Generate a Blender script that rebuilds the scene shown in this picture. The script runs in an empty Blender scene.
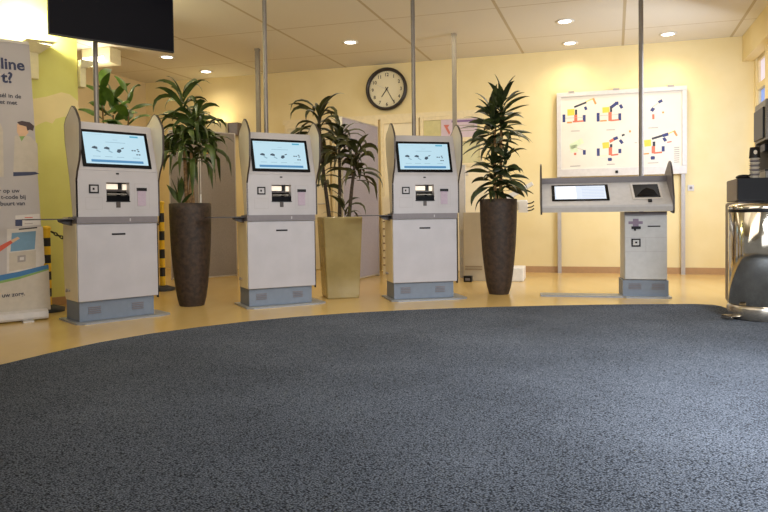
import bpy, math, random
from mathutils import Vector, Matrix
PI = math.pi
COL = bpy.context.scene.collection
SC = bpy.context.scene

# ------------------------------------------------------------------ materials
def lin(c):
    return tuple((v/255/12.92 if v/255 <= .04045 else ((v/255+.055)/1.055)**2.4) for v in c) + (1,)

def mat(name, c, rough=.5, metal=0, c2=None, scale=20, detail=3, bump=0, emit=None, es=1.0, stretch=None, spec=None, trans=0):
    m = bpy.data.materials.new(name); m.use_nodes = True
    nt = m.node_tree; b = nt.nodes['Principled BSDF']
    b.inputs['Roughness'].default_value = rough
    b.inputs['Metallic'].default_value = metal
    if spec is not None: b.inputs['Specular IOR Level'].default_value = spec
    if trans: b.inputs['Transmission Weight'].default_value = trans
    tc = nt.nodes.new('ShaderNodeTexCoord')
    src = tc.outputs['Object']
    if stretch:
        mp = nt.nodes.new('ShaderNodeMapping'); mp.inputs['Scale'].default_value = stretch
        nt.links.new(src, mp.inputs['Vector']); src = mp.outputs['Vector']
    n = nt.nodes.new('ShaderNodeTexNoise'); n.inputs['Scale'].default_value = scale; n.inputs['Detail'].default_value = detail
    nt.links.new(src, n.inputs['Vector'])
    r = nt.nodes.new('ShaderNodeValToRGB')
    if c2 is None: c2 = tuple(v*.965 for v in c)
    r.color_ramp.elements[0].color = lin(c2); r.color_ramp.elements[1].color = lin(c)
    r.color_ramp.elements[0].position = .35; r.color_ramp.elements[1].position = .65
    nt.links.new(n.outputs['Fac'], r.inputs['Fac']); nt.links.new(r.outputs['Color'], b.inputs['Base Color'])
    if bump:
        bp = nt.nodes.new('ShaderNodeBump'); bp.inputs['Strength'].default_value = bump; bp.inputs['Distance'].default_value = .01
        nt.links.new(n.outputs['Fac'], bp.inputs['Height']); nt.links.new(bp.outputs['Normal'], b.inputs['Normal'])
    if emit:
        b.inputs['Emission Color'].default_value = lin(emit); b.inputs['Emission Strength'].default_value = es
    return m

M = {}
M['wall'] = mat('yellow_wall_paint', (230,211,160), .75, c2=(226,206,152), scale=3)
M['peach'] = mat('peach_wall_paint', (224,202,156), .75, scale=3)
M['door'] = mat('door_white', (236,222,188), .5, scale=4)
M['trimw'] = mat('trim_cream', (232,214,172), .5)
M['skirt'] = mat('skirting_brown', (176,138,96), .5)
M['kiosk'] = mat('kiosk_white', (178,174,177), .38, scale=5)
M['kioskfront'] = mat('kiosk_door_white', (180,177,182), .35, scale=5)
M['shell'] = mat('kiosk_shell_warm_lit', (232,216,176), .3, scale=5)  # white shell with the yellow light on its sides put into the colour
M['fin'] = mat('fin_warm_lit', (216,206,184), .25, scale=5)  # white fins, warm light from the yellow wall mixed into the colour
M['finedge'] = mat('fin_edge_dark', (62,52,46), .4)
M['plinth'] = mat('plinth_bluegrey', (116,126,140), .5)
M['plate'] = mat('base_plate_grey', (150,152,154), .4, metal=.3)
M['band'] = mat('band_grey', (118,112,116), .45)
M['seam'] = mat('seam_grey', (168,162,164), .6)
M['black'] = mat('black_plastic', (18,16,17), .4, spec=.25)
M['blackgloss'] = mat('black_gloss', (6,6,9), .2, spec=.12)
M['shelfglass'] = mat('smoked_shelf', (60,56,56), .25)
M['paper'] = mat('lavender_paper', (176,160,176), .7, scale=60)
M['reclight'] = mat('reader_lamp', (235,225,210), .4, emit=(250,232,205), es=.8)
M['recess'] = mat('reader_recess', (70,58,52), .35)
M['pole'] = mat('pole_grey', (128,122,116), .4, metal=.5)
M['polelight'] = mat('pole_light', (138,130,116), .45, metal=.3)
M['scr_bg'] = mat('screen_light_blue', (20,30,34), .3, emit=(196,232,248), es=1.0)
M['scr_blue'] = mat('screen_bar_blue', (20,30,60), .3, emit=(70,146,196), es=.9)
M['scr_teal'] = mat('screen_button_teal', (20,40,50), .3, emit=(84,186,220), es=.9)
M['scr_dark'] = mat('screen_icon_dark', (20,20,26), .3, emit=(52,84,108), es=.7)
M['scr_grey'] = mat('screen_text_grey', (40,40,46), .3, emit=(150,192,212), es=.9)
M['scr_white'] = mat('screen_white', (40,40,46), .18, emit=(226,236,250), es=1.15)
M['scr_line'] = mat('screen_line', (40,40,46), .18, emit=(190,205,226), es=1.0)
M['silver4'] = mat('console_grey_white', (188,184,182), .4)
M['lip'] = mat('console_lip_grey', (172,167,163), .45)
M['colpanel'] = mat('column_panel_grey', (188,188,188), .45)
M['sticker'] = mat('purple_sticker', (128,112,132), .6)
M['soil'] = mat('potting_soil', (40,30,22), .95, scale=60, bump=.6)
M['pot'] = mat('brown_stone_pot', (64,47,36), .62, c2=(38,28,21), scale=26, detail=8, bump=.35)
M['olive'] = mat('olive_glazed_pot', (154,136,88), .16, c2=(138,120,74), scale=4)
M['cane'] = mat('plant_cane', (150,116,72), .8, c2=(104,78,46), scale=40, bump=.4)
M['canedark'] = mat('plant_cane_dark', (72,56,38), .8, c2=(48,38,26), scale=40, bump=.4)
M['leaf_mid'] = mat('leaf_mid_green', (76,92,36), .4, c2=(44,60,24), scale=9)
M['leaf_dark'] = mat('leaf_dark_green', (58,70,34), .4, c2=(30,40,20), scale=9)
M['leaf_brown'] = mat('leaf_olive_green', (78,76,36), .4, c2=(42,46,22), scale=9)
M['leaf_bright'] = mat('leaf_bright_green', (92,124,38), .4, c2=(56,88,28), scale=9)
M['fabric'] = mat('grey_screen_fabric', (150,140,132), .9, c2=(138,128,120), scale=90, bump=.2)
M['fabricl'] = mat('lilac_screen_fabric', (166,158,166), .9, c2=(154,146,152), scale=90, bump=.2)
M['alu'] = mat('aluminium_frame', (196,188,176), .4, metal=.4)
M['yellowtag'] = mat('yellow_tag', (214,166,52), .6)
M['hazy'] = mat('hazard_yellow', (236,190,36), .5)
M['hazk'] = mat('hazard_black', (28,26,24), .5)
M['clockrim'] = mat('clock_rim', (34,22,18), .3)
M['dial'] = mat('clock_dial', (232,220,184), .5, scale=4)
M['ink'] = mat('ink_dark', (46,40,36), .6)
M['boardw'] = mat('board_white', (222,212,194), .5, scale=3)
M['boardf'] = mat('board_frame', (204,197,190), .4)
M['boardleg'] = mat('board_leg_grey', (176,170,166), .45)
M['p_blue'] = mat('plan_blue', (42,50,104), .6)
M['p_gold'] = mat('plan_gold', (240,194,66), .6)
M['p_orange'] = mat('plan_orange', (206,140,72), .6)
M['p_red'] = mat('plan_red', (204,106,78), .6)
M['p_green'] = mat('plan_green', (206,218,178), .6)
M['p_grey'] = mat('plan_grey', (170,160,150), .6)
M['p_black'] = mat('plan_black', (44,42,52), .6)
M['green'] = mat('lime_wall_paint', (220,217,128), .7, c2=(215,211,120), scale=3)
M['mount'] = mat('cream_wall_paint', (236,218,162), .7, scale=3)
M['lampw'] = mat('white_lamp_shade', (236,226,186), .5)
M['lampglow'] = mat('lamp_glow', (255,250,220), .5, emit=(255,246,196), es=14)
M['dlglow'] = mat('downlight_glow', (255,255,255), .5, emit=(255,250,240), es=9)
M['tube'] = mat('fluorescent_glow', (255,255,255), .5, emit=(255,250,224), es=3)
M['ban'] = mat('banner_fabric', (178,170,166), .6, scale=3)
M['ban_cream'] = mat('banner_cream', (192,180,162), .6)
M['ban_skin'] = mat('banner_skin', (214,172,134), .6)
M['ban_hair'] = mat('banner_hair', (62,42,44), .6)
M['ban_navy'] = mat('banner_navy', (44,50,82), .6)
M['ban_txt'] = mat('banner_text', (58,58,70), .6)
M['ban_blue'] = mat('banner_wave_blue', (56,112,160), .6)
M['ban_green'] = mat('banner_wave_green', (126,160,86), .6)
M['ban_screen'] = mat('banner_screen_blue', (112,148,172), .6)
M['ban_red'] = mat('banner_red', (204,84,56), .6)
M['ban_lite'] = mat('banner_light_card', (206,198,190), .6)
M['ban_grey'] = mat('banner_grey', (158,148,142), .6)
M['tv'] = mat('tv_black_glass', (8,9,18), .25, spec=.06)
M['tvback'] = mat('tv_back', (18,18,20), .5)
M['chrome'] = mat('bin_chrome', (214,206,190), .1, metal=1)
M['steel'] = mat('brushed_steel', (190,182,170), .25, metal=1, stretch=(1,1,30))
M['taupe'] = mat('cabinet_taupe', (112,98,92), .5, scale=6)
M['cabblack'] = mat('cabinet_black', (20,19,22), .45, spec=.15)
M['machine'] = mat('machine_grey', (122,116,106), .4, scale=6)
M['cup'] = mat('paper_cup', (206,196,180), .6)
M['beige'] = mat('beige_box', (184,168,140), .6, scale=5)
M['beiged'] = mat('beige_vent', (150,130,100), .6)
M['whitebox'] = mat('white_plastic', (228,222,212), .45)
M['pane'] = mat('pale_glass', (206,196,140), .15)
M['sky'] = mat('sky_glass', (60,90,170), .1, emit=(108,150,226), es=.9)
M['blind'] = mat('white_blind', (214,206,226), .6, emit=(206,204,232), es=.7)
M['poster'] = mat('lilac_poster', (206,186,196), .6)
M['poster_p'] = mat('poster_purple', (124,94,140), .6)
M['poster_r'] = mat('poster_red', (200,110,90), .6)
M['scr_glare'] = mat('screen_painted_glare', (60,60,60), .18, emit=(255,255,252), es=1.6)  # lamp glare on the console screen, painted as a glowing patch
M['pull'] = mat('drawer_pull_brown', (120,88,56), .5)
M['white'] = mat('plain_white', (240,236,226), .5)

def special_floor():
    m = mat('yellow_floor', (206,175,112), .2, c2=(198,165,100), scale=2.2, stretch=(1,.25,1)); M['floor'] = m
    c = bpy.data.materials.new('charcoal_carpet'); c.use_nodes = True; nt = c.node_tree; b = nt.nodes['Principled BSDF']
    b.inputs['Roughness'].default_value = .95; b.inputs['Specular IOR Level'].default_value = .15
    b.inputs['Sheen Weight'].default_value = .0; b.inputs['Sheen Roughness'].default_value = .6
    b.inputs['Sheen Tint'].default_value = lin((200,214,240))
    tc = nt.nodes.new('ShaderNodeTexCoord')
    vo = nt.nodes.new('ShaderNodeTexVoronoi'); vo.inputs['Scale'].default_value = 140
    mp = nt.nodes.new('ShaderNodeMapping'); mp.inputs['Rotation'].default_value = (0,0,.5); mp.inputs['Scale'].default_value = (1,1.5,1)
    nt.links.new(tc.outputs['Object'], mp.inputs['Vector']); nt.links.new(mp.outputs['Vector'], vo.inputs['Vector'])
    n = nt.nodes.new('ShaderNodeTexNoise'); n.inputs['Scale'].default_value = 320; n.inputs['Detail'].default_value = 4
    nt.links.new(tc.outputs['Object'], n.inputs['Vector'])
    n2 = nt.nodes.new('ShaderNodeTexNoise'); n2.inputs['Scale'].default_value = 1.3; n2.inputs['Detail'].default_value = 5
    nt.links.new(tc.outputs['Object'], n2.inputs['Vector'])
    a = nt.nodes.new('ShaderNodeMath'); a.operation = 'MULTIPLY_ADD'; a.inputs[1].default_value = .55
    nt.links.new(n.outputs['Fac'], a.inputs[0])
    s = nt.nodes.new('ShaderNodeMath'); s.operation = 'SUBTRACT'; s.inputs[0].default_value = .5
    nt.links.new(vo.outputs['Distance'], s.inputs[1]); nt.links.new(s.outputs[0], a.inputs[2])
    a2 = nt.nodes.new('ShaderNodeMath'); a2.operation = 'MULTIPLY_ADD'; a2.inputs[1].default_value = .35
    nt.links.new(n2.outputs['Fac'], a2.inputs[0]); nt.links.new(a.outputs[0], a2.inputs[2])
    r = nt.nodes.new('ShaderNodeValToRGB'); r.color_ramp.elements[0].position = .2; r.color_ramp.elements[1].position = 1.1 if False else 1.0
    r.color_ramp.elements[0].color = lin((30,33,39)); r.color_ramp.elements[1].color = lin((128,134,145))
    nt.links.new(a2.outputs[0], r.inputs['Fac']); nt.links.new(r.outputs['Color'], b.inputs['Base Color'])
    bp = nt.nodes.new('ShaderNodeBump'); bp.inputs['Strength'].default_value = .7; bp.inputs['Distance'].default_value = .006
    nt.links.new(a.outputs[0], bp.inputs['Height']); nt.links.new(bp.outputs['Normal'], b.inputs['Normal'])
    M['carpet'] = c
    # ceiling: large square panels with thin joints
    m = bpy.data.materials.new('ceiling_panels'); m.use_nodes = True; nt = m.node_tree; b = nt.nodes['Principled BSDF']
    b.inputs['Roughness'].default_value = .85
    tc = nt.nodes.new('ShaderNodeTexCoord'); sp = nt.nodes.new('ShaderNodeSeparateXYZ'); nt.links.new(tc.outputs['Object'], sp.inputs[0])
    def math(op, x, y, z=None):
        q = nt.nodes.new('ShaderNodeMath'); q.operation = op
        for i, v in enumerate((x, y, z)):
            if v is None: continue
            if isinstance(v, (int, float)): q.inputs[i].default_value = v
            else: nt.links.new(v, q.inputs[i])
        return q.outputs[0]
    X, Y = sp.outputs['X'], sp.outputs['Y']
    u = math('MULTIPLY_ADD', Y, -.355, X); u = math('ADD', u, 3.089-.33+14.4); u = math('DIVIDE', u, 1.44)
    v = math('MULTIPLY_ADD', X, .287, Y); v = math('ADD', v, -10.08+.86+14.4); v = math('DIVIDE', v, 1.44)
    def joint(t, w):
        f = math('FRACT', t, None); f = math('SUBTRACT', f, .5); f = math('ABSOLUTE', f, None)
        return math('GREATER_THAN', f, .5-w)
    j = math('MAXIMUM', joint(u, .013), joint(v, .006))
    n = nt.nodes.new('ShaderNodeTexNoise'); n.inputs['Scale'].default_value = 90; n.inputs['Detail'].default_value = 2
    nt.links.new(tc.outputs['Object'], n.inputs['Vector'])
    r = nt.nodes.new('ShaderNodeValToRGB'); r.color_ramp.elements[0].color = lin((216,208,190)); r.color_ramp.elements[1].color = lin((224,216,200))
    nt.links.new(n.outputs['Fac'], r.inputs['Fac'])
    mx = nt.nodes.new('ShaderNodeMix'); mx.data_type = 'RGBA'
    nt.links.new(j, mx.inputs['Factor']); nt.links.new(r.outputs['Color'], mx.inputs['A']); mx.inputs['B'].default_value = lin((190,174,142))
    nt.links.new(mx.outputs['Result'], b.inputs['Base Color'])
    M['ceiling'] = m
special_floor()

# ------------------------------------------------------------------ mesh builder
class MB:
    def __init__(s): s.v = []; s.f = []; s.m = []; s.sm = []; s.slots = []; s.T = Matrix.Identity(4)
    def slot(s, m):
        if m not in s.slots: s.slots.append(m)
        return s.slots.index(m)
    def add(s, vs, fs, m, smooth=False):
        o = len(s.v); s.v += [tuple(s.T @ Vector(p)) for p in vs]; k = s.slot(m)
        for f in fs: s.f.append([i+o for i in f]); s.m.append(k); s.sm.append(smooth)
        return s
    def box(s, x0, x1, y0, y1, z0, z1, m):
        vs = [(x,y,z) for z in (z0,z1) for y in (y0,y1) for x in (x0,x1)]
        return s.add(vs, [(0,2,3,1),(4,5,7,6),(0,1,5,4),(1,3,7,5),(3,2,6,7),(2,0,4,6)], m)
    def prism(s, prof, x0, x1, m, medge=None, axis='x'):
        # profile of (a,b): axis x -> (y,z) extruded on x ; axis y -> (x,z) extruded on y ; axis z -> (x,y) extruded on z
        def P(a, b, t): return (t,a,b) if axis == 'x' else ((a,t,b) if axis == 'y' else (a,b,t))
        n = len(prof); vs = [P(a,b,x0) for a,b in prof]+[P(a,b,x1) for a,b in prof]
        area = sum(prof[i][0]*prof[(i+1)%n][1]-prof[(i+1)%n][0]*prof[i][1] for i in range(n))
        fl = (area > 0) ^ (axis == 'y')
        c0 = list(range(n)); c1 = list(range(n, 2*n))
        caps = [c0[::-1] if fl else c0, c1 if fl else c1[::-1]]
        sides = [((i, (i+1)%n, n+(i+1)%n, n+i) if fl else (n+i, n+(i+1)%n, (i+1)%n, i)) for i in range(n)]
        s.add(vs, caps, m); s.add(vs, sides, medge or m); return s
    def lathe(s, prof, m, n=40, c=(0,0,0), smooth=True, cap=True):
        vs = []; fs = []
        for r, z in prof:
            for k in range(n): a = 2*PI*k/n; vs.append((c[0]+r*math.cos(a), c[1]+r*math.sin(a), c[2]+z))
        for i in range(len(prof)-1):
            for k in range(n): fs.append((i*n+k, i*n+(k+1)%n, (i+1)*n+(k+1)%n, (i+1)*n+k))
        s.add(vs, fs, m, smooth)
        if cap:
            s.add(vs[:n], [tuple(range(n))[::-1]], m); s.add(vs[-n:], [tuple(range(n))], m)
        return s
    def tube(s, pts, r, m, n=10, cap=True):
        pts = [Vector(p) for p in pts]; rs = r if isinstance(r, (list, tuple)) else [r]*len(pts); vs = []; fs = []
        up = Vector((0,0,1)); t0 = (pts[1]-pts[0]).normalized()
        a = t0.cross(up if abs(t0.z) < .95 else Vector((1,0,0))).normalized()
        for i, p in enumerate(pts):
            t = (pts[min(i+1,len(pts)-1)]-pts[max(i-1,0)]).normalized(); a = (a-t*a.dot(t)).normalized(); b = t.cross(a)
            for k in range(n): q = 2*PI*k/n; vs.append(tuple(p+(a*math.cos(q)+b*math.sin(q))*rs[i]))
        for i in range(len(pts)-1):
            for k in range(n): fs.append((i*n+k, i*n+(k+1)%n, (i+1)*n+(k+1)%n, (i+1)*n+k))
        s.add(vs, fs, m, True)
        if cap: s.add(vs[:n], [tuple(range(n))[::-1]], m); s.add(vs[-n:], [tuple(range(n))], m)
        return s
    def panel(s, pts, m, y=0):   # flat polygon in local xz facing -y
        n = len(pts); area = sum(pts[i][0]*pts[(i+1)%n][1]-pts[(i+1)%n][0]*pts[i][1] for i in range(n))
        vs = [(a, y, b) for a, b in pts]; f = list(range(n))
        return s.add(vs, [f if area > 0 else f[::-1]], m)
    def rect(s, x0, x1, z0, z1, m, y=0):
        return s.panel([(min(x0,x1),min(z0,z1)),(max(x0,x1),min(z0,z1)),(max(x0,x1),max(z0,z1)),(min(x0,x1),max(z0,z1))], m, y)
    def bar(s, x0, z0, x1, z1, w, m, y=0):
        d = Vector((x1-x0, z1-z0)); L = d.length or 1e-6; d = d/L; p = Vector((-d.y, d.x))*w/2
        return s.panel([(x0+p.x,z0+p.y),(x0-p.x,z0-p.y),(x1-p.x,z1-p.y),(x1+p.x,z1+p.y)], m, y)
    def build(s, name, parent=None, bevel=0, loc=None, rot=None):
        me = bpy.data.meshes.new(name); me.from_pydata(s.v, [], s.f)
        for k in s.slots: me.materials.append(M[k] if isinstance(k, str) else k)
        me.polygons.foreach_set('material_index', s.m); me.polygons.foreach_set('use_smooth', s.sm); me.update()
        o = bpy.data.objects.new(name, me); COL.objects.link(o)
        if parent: o.parent = parent
        if loc: o.location = loc
        if rot is not None: o.rotation_euler = rot if isinstance(rot, tuple) else (0,0,rot)
        if bevel:
            b = o.modifiers.new('bevel', 'BEVEL'); b.width = bevel; b.segments = 2; b.limit_method = 'ANGLE'; b.angle_limit = .6
        return o

def text_mesh(name, txt, size, m, parent, align='RIGHT', loc=(0,0,0), bold=.0):
    cu = bpy.data.curves.new(name, 'FONT'); cu.body = txt; cu.size = size; cu.align_x = align; cu.offset = bold*size; cu.resolution_u = 3
    t = bpy.data.objects.new(name+'_curve', cu); COL.objects.link(t)
    bpy.context.view_layer.update()
    me = bpy.data.meshes.new_from_object(t.evaluated_get(bpy.context.evaluated_depsgraph_get()))
    bpy.data.objects.remove(t); bpy.data.curves.remove(cu)
    me.materials.clear(); me.materials.append(M[m])
    o = bpy.data.objects.new(name, me); COL.objects.link(o); o.parent = parent
    o.rotation_euler = (PI/2, 0, 0); o.location = loc
    return o

def thing(name, label, cat, loc=(0,0,0), rz=0, group=None):
    o = bpy.data.objects.new(name, None); COL.objects.link(o); o.empty_display_size = .1
    o.location = loc; o.rotation_euler = (0,0,rz); return tag(o, label, cat, group)
def tag(o, label, cat, group=None):
    o['label'] = label; o['category'] = cat
    if group: o['group'] = group
    return o
def struct(o): o['kind'] = 'structure'; return o
def copy_tree(o, parent=None):
    c = o.copy(); COL.objects.link(c)
    if parent: c.parent = parent
    for ch in list(o.children): copy_tree(ch, c)
    return c

R = math.radians
CEIL = 3.18
TW = math.atan(-.287)            # direction of the back wall
W0 = (0, 10.08, 0)
def onwall(u, off=0, z=0): return (u*math.cos(TW)+off*math.sin(TW), 10.08+u*math.sin(TW)-off*math.cos(TW), z)

# ------------------------------------------------------------------ room shell
mb = MB(); mb.box(-8, 7, -4, 13, -.1, 0, 'floor'); struct(mb.build('floor'))
mb = MB(); mb.box(-8, 7, -4, 13, CEIL, CEIL+.1, 'ceiling'); struct(mb.build('ceiling'))
mb = MB(); mb.box(-4.3, 5.4, 0, .12, 0, CEIL, 'wall'); struct(mb.build('wall_back', loc=W0, rot=TW))
mb = MB(); mb.box(.6, 5.1, -.014, 0, 0, .09, 'skirt'); struct(mb.build('baseboard_back', loc=W0, rot=TW))
TR = math.atan2(1, .33)          # right wall runs along (.33,1)
CR = (4.93, 8.67)
mb = MB()   # local x along the wall away from the camera, inside is +y ; window opening between
mb.box(-5.4, -2.2, -.12, 0, 0, CEIL, 'wall'); mb.box(-.12, .15, -.12, 0, 0, CEIL, 'wall')
mb.box(-2.2, -.12, -.12, 0, 0, 1.0, 'wall'); mb.box(-2.2, -.12, -.12, 0, 2.86, CEIL, 'wall')
struct(mb.build('wall_right', loc=(CR[0], CR[1], 0), rot=TR))
mb = MB(); mb.box(-5.4, 0.05, 0, .14, 2.84, CEIL, 'wall'); struct(mb.build('trim_1', loc=(CR[0], CR[1], 0), rot=TR))
mb = MB()
mb.box(-2.2, -.12, -.08, -.02, 1.0, 1.06, 'trimw'); mb.box(-2.2, -.12, -.08, -.02, 2.8, 2.86, 'trimw')
for a in (-2.2, -1.2, -.18): mb.box(a, a+.06, -.08, -.02, 1.06, 2.8, 'trimw')
mb.box(-2.14, -.18, -.08, .0, 2.42, 2.5, 'wall')
w = struct(mb.build('window_1', loc=(CR[0], CR[1], 0), rot=TR))
mb = MB(); mb.box(-2.14, -.18, -.06, -.05, 1.06, 2.42, 'sky'); mb.build('pane', w)
mb = MB(); mb.box(-2.14, -.18, -.055, -.045, 2.5, 2.8, 'blind'); mb.build('blind', w)
mb = MB(); mb.box(-1.25, -.84, 0, .05, 2.0, 2.84, 'wall'); struct(mb.build('trim_2', loc=(CR[0], CR[1], 0), rot=TR))
# far left wall
TL = math.atan2(1, .33)
lc = onwall(-4.24)
mb = MB(); mb.box(-6.5, .1, 0, .12, 0, CEIL, 'peach'); struct(mb.build('wall_left', loc=(lc[0], lc[1], 0), rot=TL))
# lime green wall with wavy painted band
GA = R(45)
mb = MB(); mb.box(-2.2, .10, 0, .07, 0, CEIL, 'green')
wav = [(.10,1.86),(.04,1.895),(-.05,1.875),(-.12,1.85),(-.15,1.80),(-.21,1.815),(-.26,1.79),(-.34,1.74),(-.6,1.8),(-.8,1.70),(-1.1,1.8),(-2.2,1.75)]
top = [(-2.2,2.0),(-1.1,2.12),(-.8,2.0),(-.5,1.98),(-.3,2.03),(-.2,2.06),(-.06,2.12),(.02,2.11),(.10,2.05)]
mb.panel(wav+top, 'mount', -.002)
struct(mb.build('wall_front_left', loc=(-3.16,6.56,0), rot=GA))
mb = MB(); mb.box(-2.2, .10, -.014, 0, 0, .08, 'skirt'); struct(mb.build('baseboard_left', loc=(-3.16,6.56,0), rot=GA))

# doors and hatch along the back wall
mb = MB(); mb.box(-1.66, 1.55, -.05, 0, 2.33, 2.40, 'trimw'); struct(mb.build('trim_3', loc=W0, rot=TW))
for i, (a, b) in enumerate(((-1.62,-.86),(-.82,-.06),(-.02,.58))):
    mb = MB(); mb.box(a, a+.05, -.06, 0, 0, 2.33, 'trimw'); mb.box(b-.05, b, -.06, 0, 0, 2.33, 'trimw'); mb.box(a+.05, b-.05, -.06, 0, 2.26, 2.33, 'trimw')
    d = struct(mb.build('door_%d' % (i+1), loc=W0, rot=TW))
    mb = MB(); mb.box(a+.05, b-.05, -.03, 0, 0.01, 2.26, 'door'); mb.build('door_leaf', d)
    mb = MB(); mb.tube([(b-.1,-.03,1.05),(b-.1,-.08,1.05),(b-.2,-.08,1.05)], .01, 'alu'); mb.build('door_handle', d)
mb = MB(); mb.box(.64, 1.5, -.04, 0, 2.28, 2.33, 'trimw'); mb.box(.6, .65, -.05, 0, 0, 2.33, 'trimw'); mb.box(.65, 1.62, -.07, 0, 1.94, 2.0, 'trimw'); mb.box(1.5, 1.55, -.04, 0, 1.62, 2.33, 'trimw')
mb.box(.65, 1.5, -.04, 0, 1.56, 1.62, 'trimw')
w = struct(mb.build('window_2', loc=W0, rot=TW))
mb = MB(); mb.box(.65, 1.5, -.02, -.01, 2.0, 2.28, 'pane'); mb.build('pane', w)
mb = MB(); mb.box(.65, 1.5, -.02, -.01, 1.62, 1.94, 'pane'); mb.build('pane', w)
mb = MB(); mb.box(.65, 1.62, -.03, 0, 0.01, 1.56, 'door'); struct(mb.build('trim_4', loc=W0, rot=TW))
mb = MB(); mb.box(.92, 1.46, -.03, -.022, 1.99, 2.29, 'poster')
mb.rect(1.08, 1.44, 2.23, 2.26, 'poster_p', -.031)
for z in (2.18, 2.14, 2.10): mb.rect(1.12, 1.42, z-.008, z+.008, 'p_grey', -.031)
mb.panel([(.96,2.2),(1.0,2.12),(1.04,2.05),(1.06,2.08),(1.02,2.16),(1.05,2.2)], 'poster_r', -.031)
o = mb.build('poster', loc=W0, rot=TW); tag(o, 'lilac printed notice with red figure stuck on the hatch window behind third kiosk', 'poster')

# ------------------------------------------------------------------ carpet
edge = [(-2.9,2.6),(-2.62,3.1),(-2.42,3.45),(-2.25,3.77),(-2.12,4.1),(-1.96,4.42),(-1.73,4.73),(-1.43,5.01),(-1.1,5.26),(-.72,5.47),(-.3,5.64),(.13,5.76),(.59,5.85),(1.04,5.91),(1.51,5.95),(1.98,5.97),(2.44,5.96),(2.84,5.94),(2.97,5.88),(3.0,5.78),(2.97,5.6),(2.9,5.3)]
edge = [(-3.2,1.6),(-3.4,.2),(-3.4,-3)] [::-1] + edge + [(2.9,4.9),(3.3,4.6),(3.3,-3)]
mb = MB(); mb.prism(edge, .0005, .008, 'carpet', axis='z'); o = mb.build('carpet')
tag(o, 'large dark blue-grey woven carpet with a curved edge covering the foreground floor', 'carpet')

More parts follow.
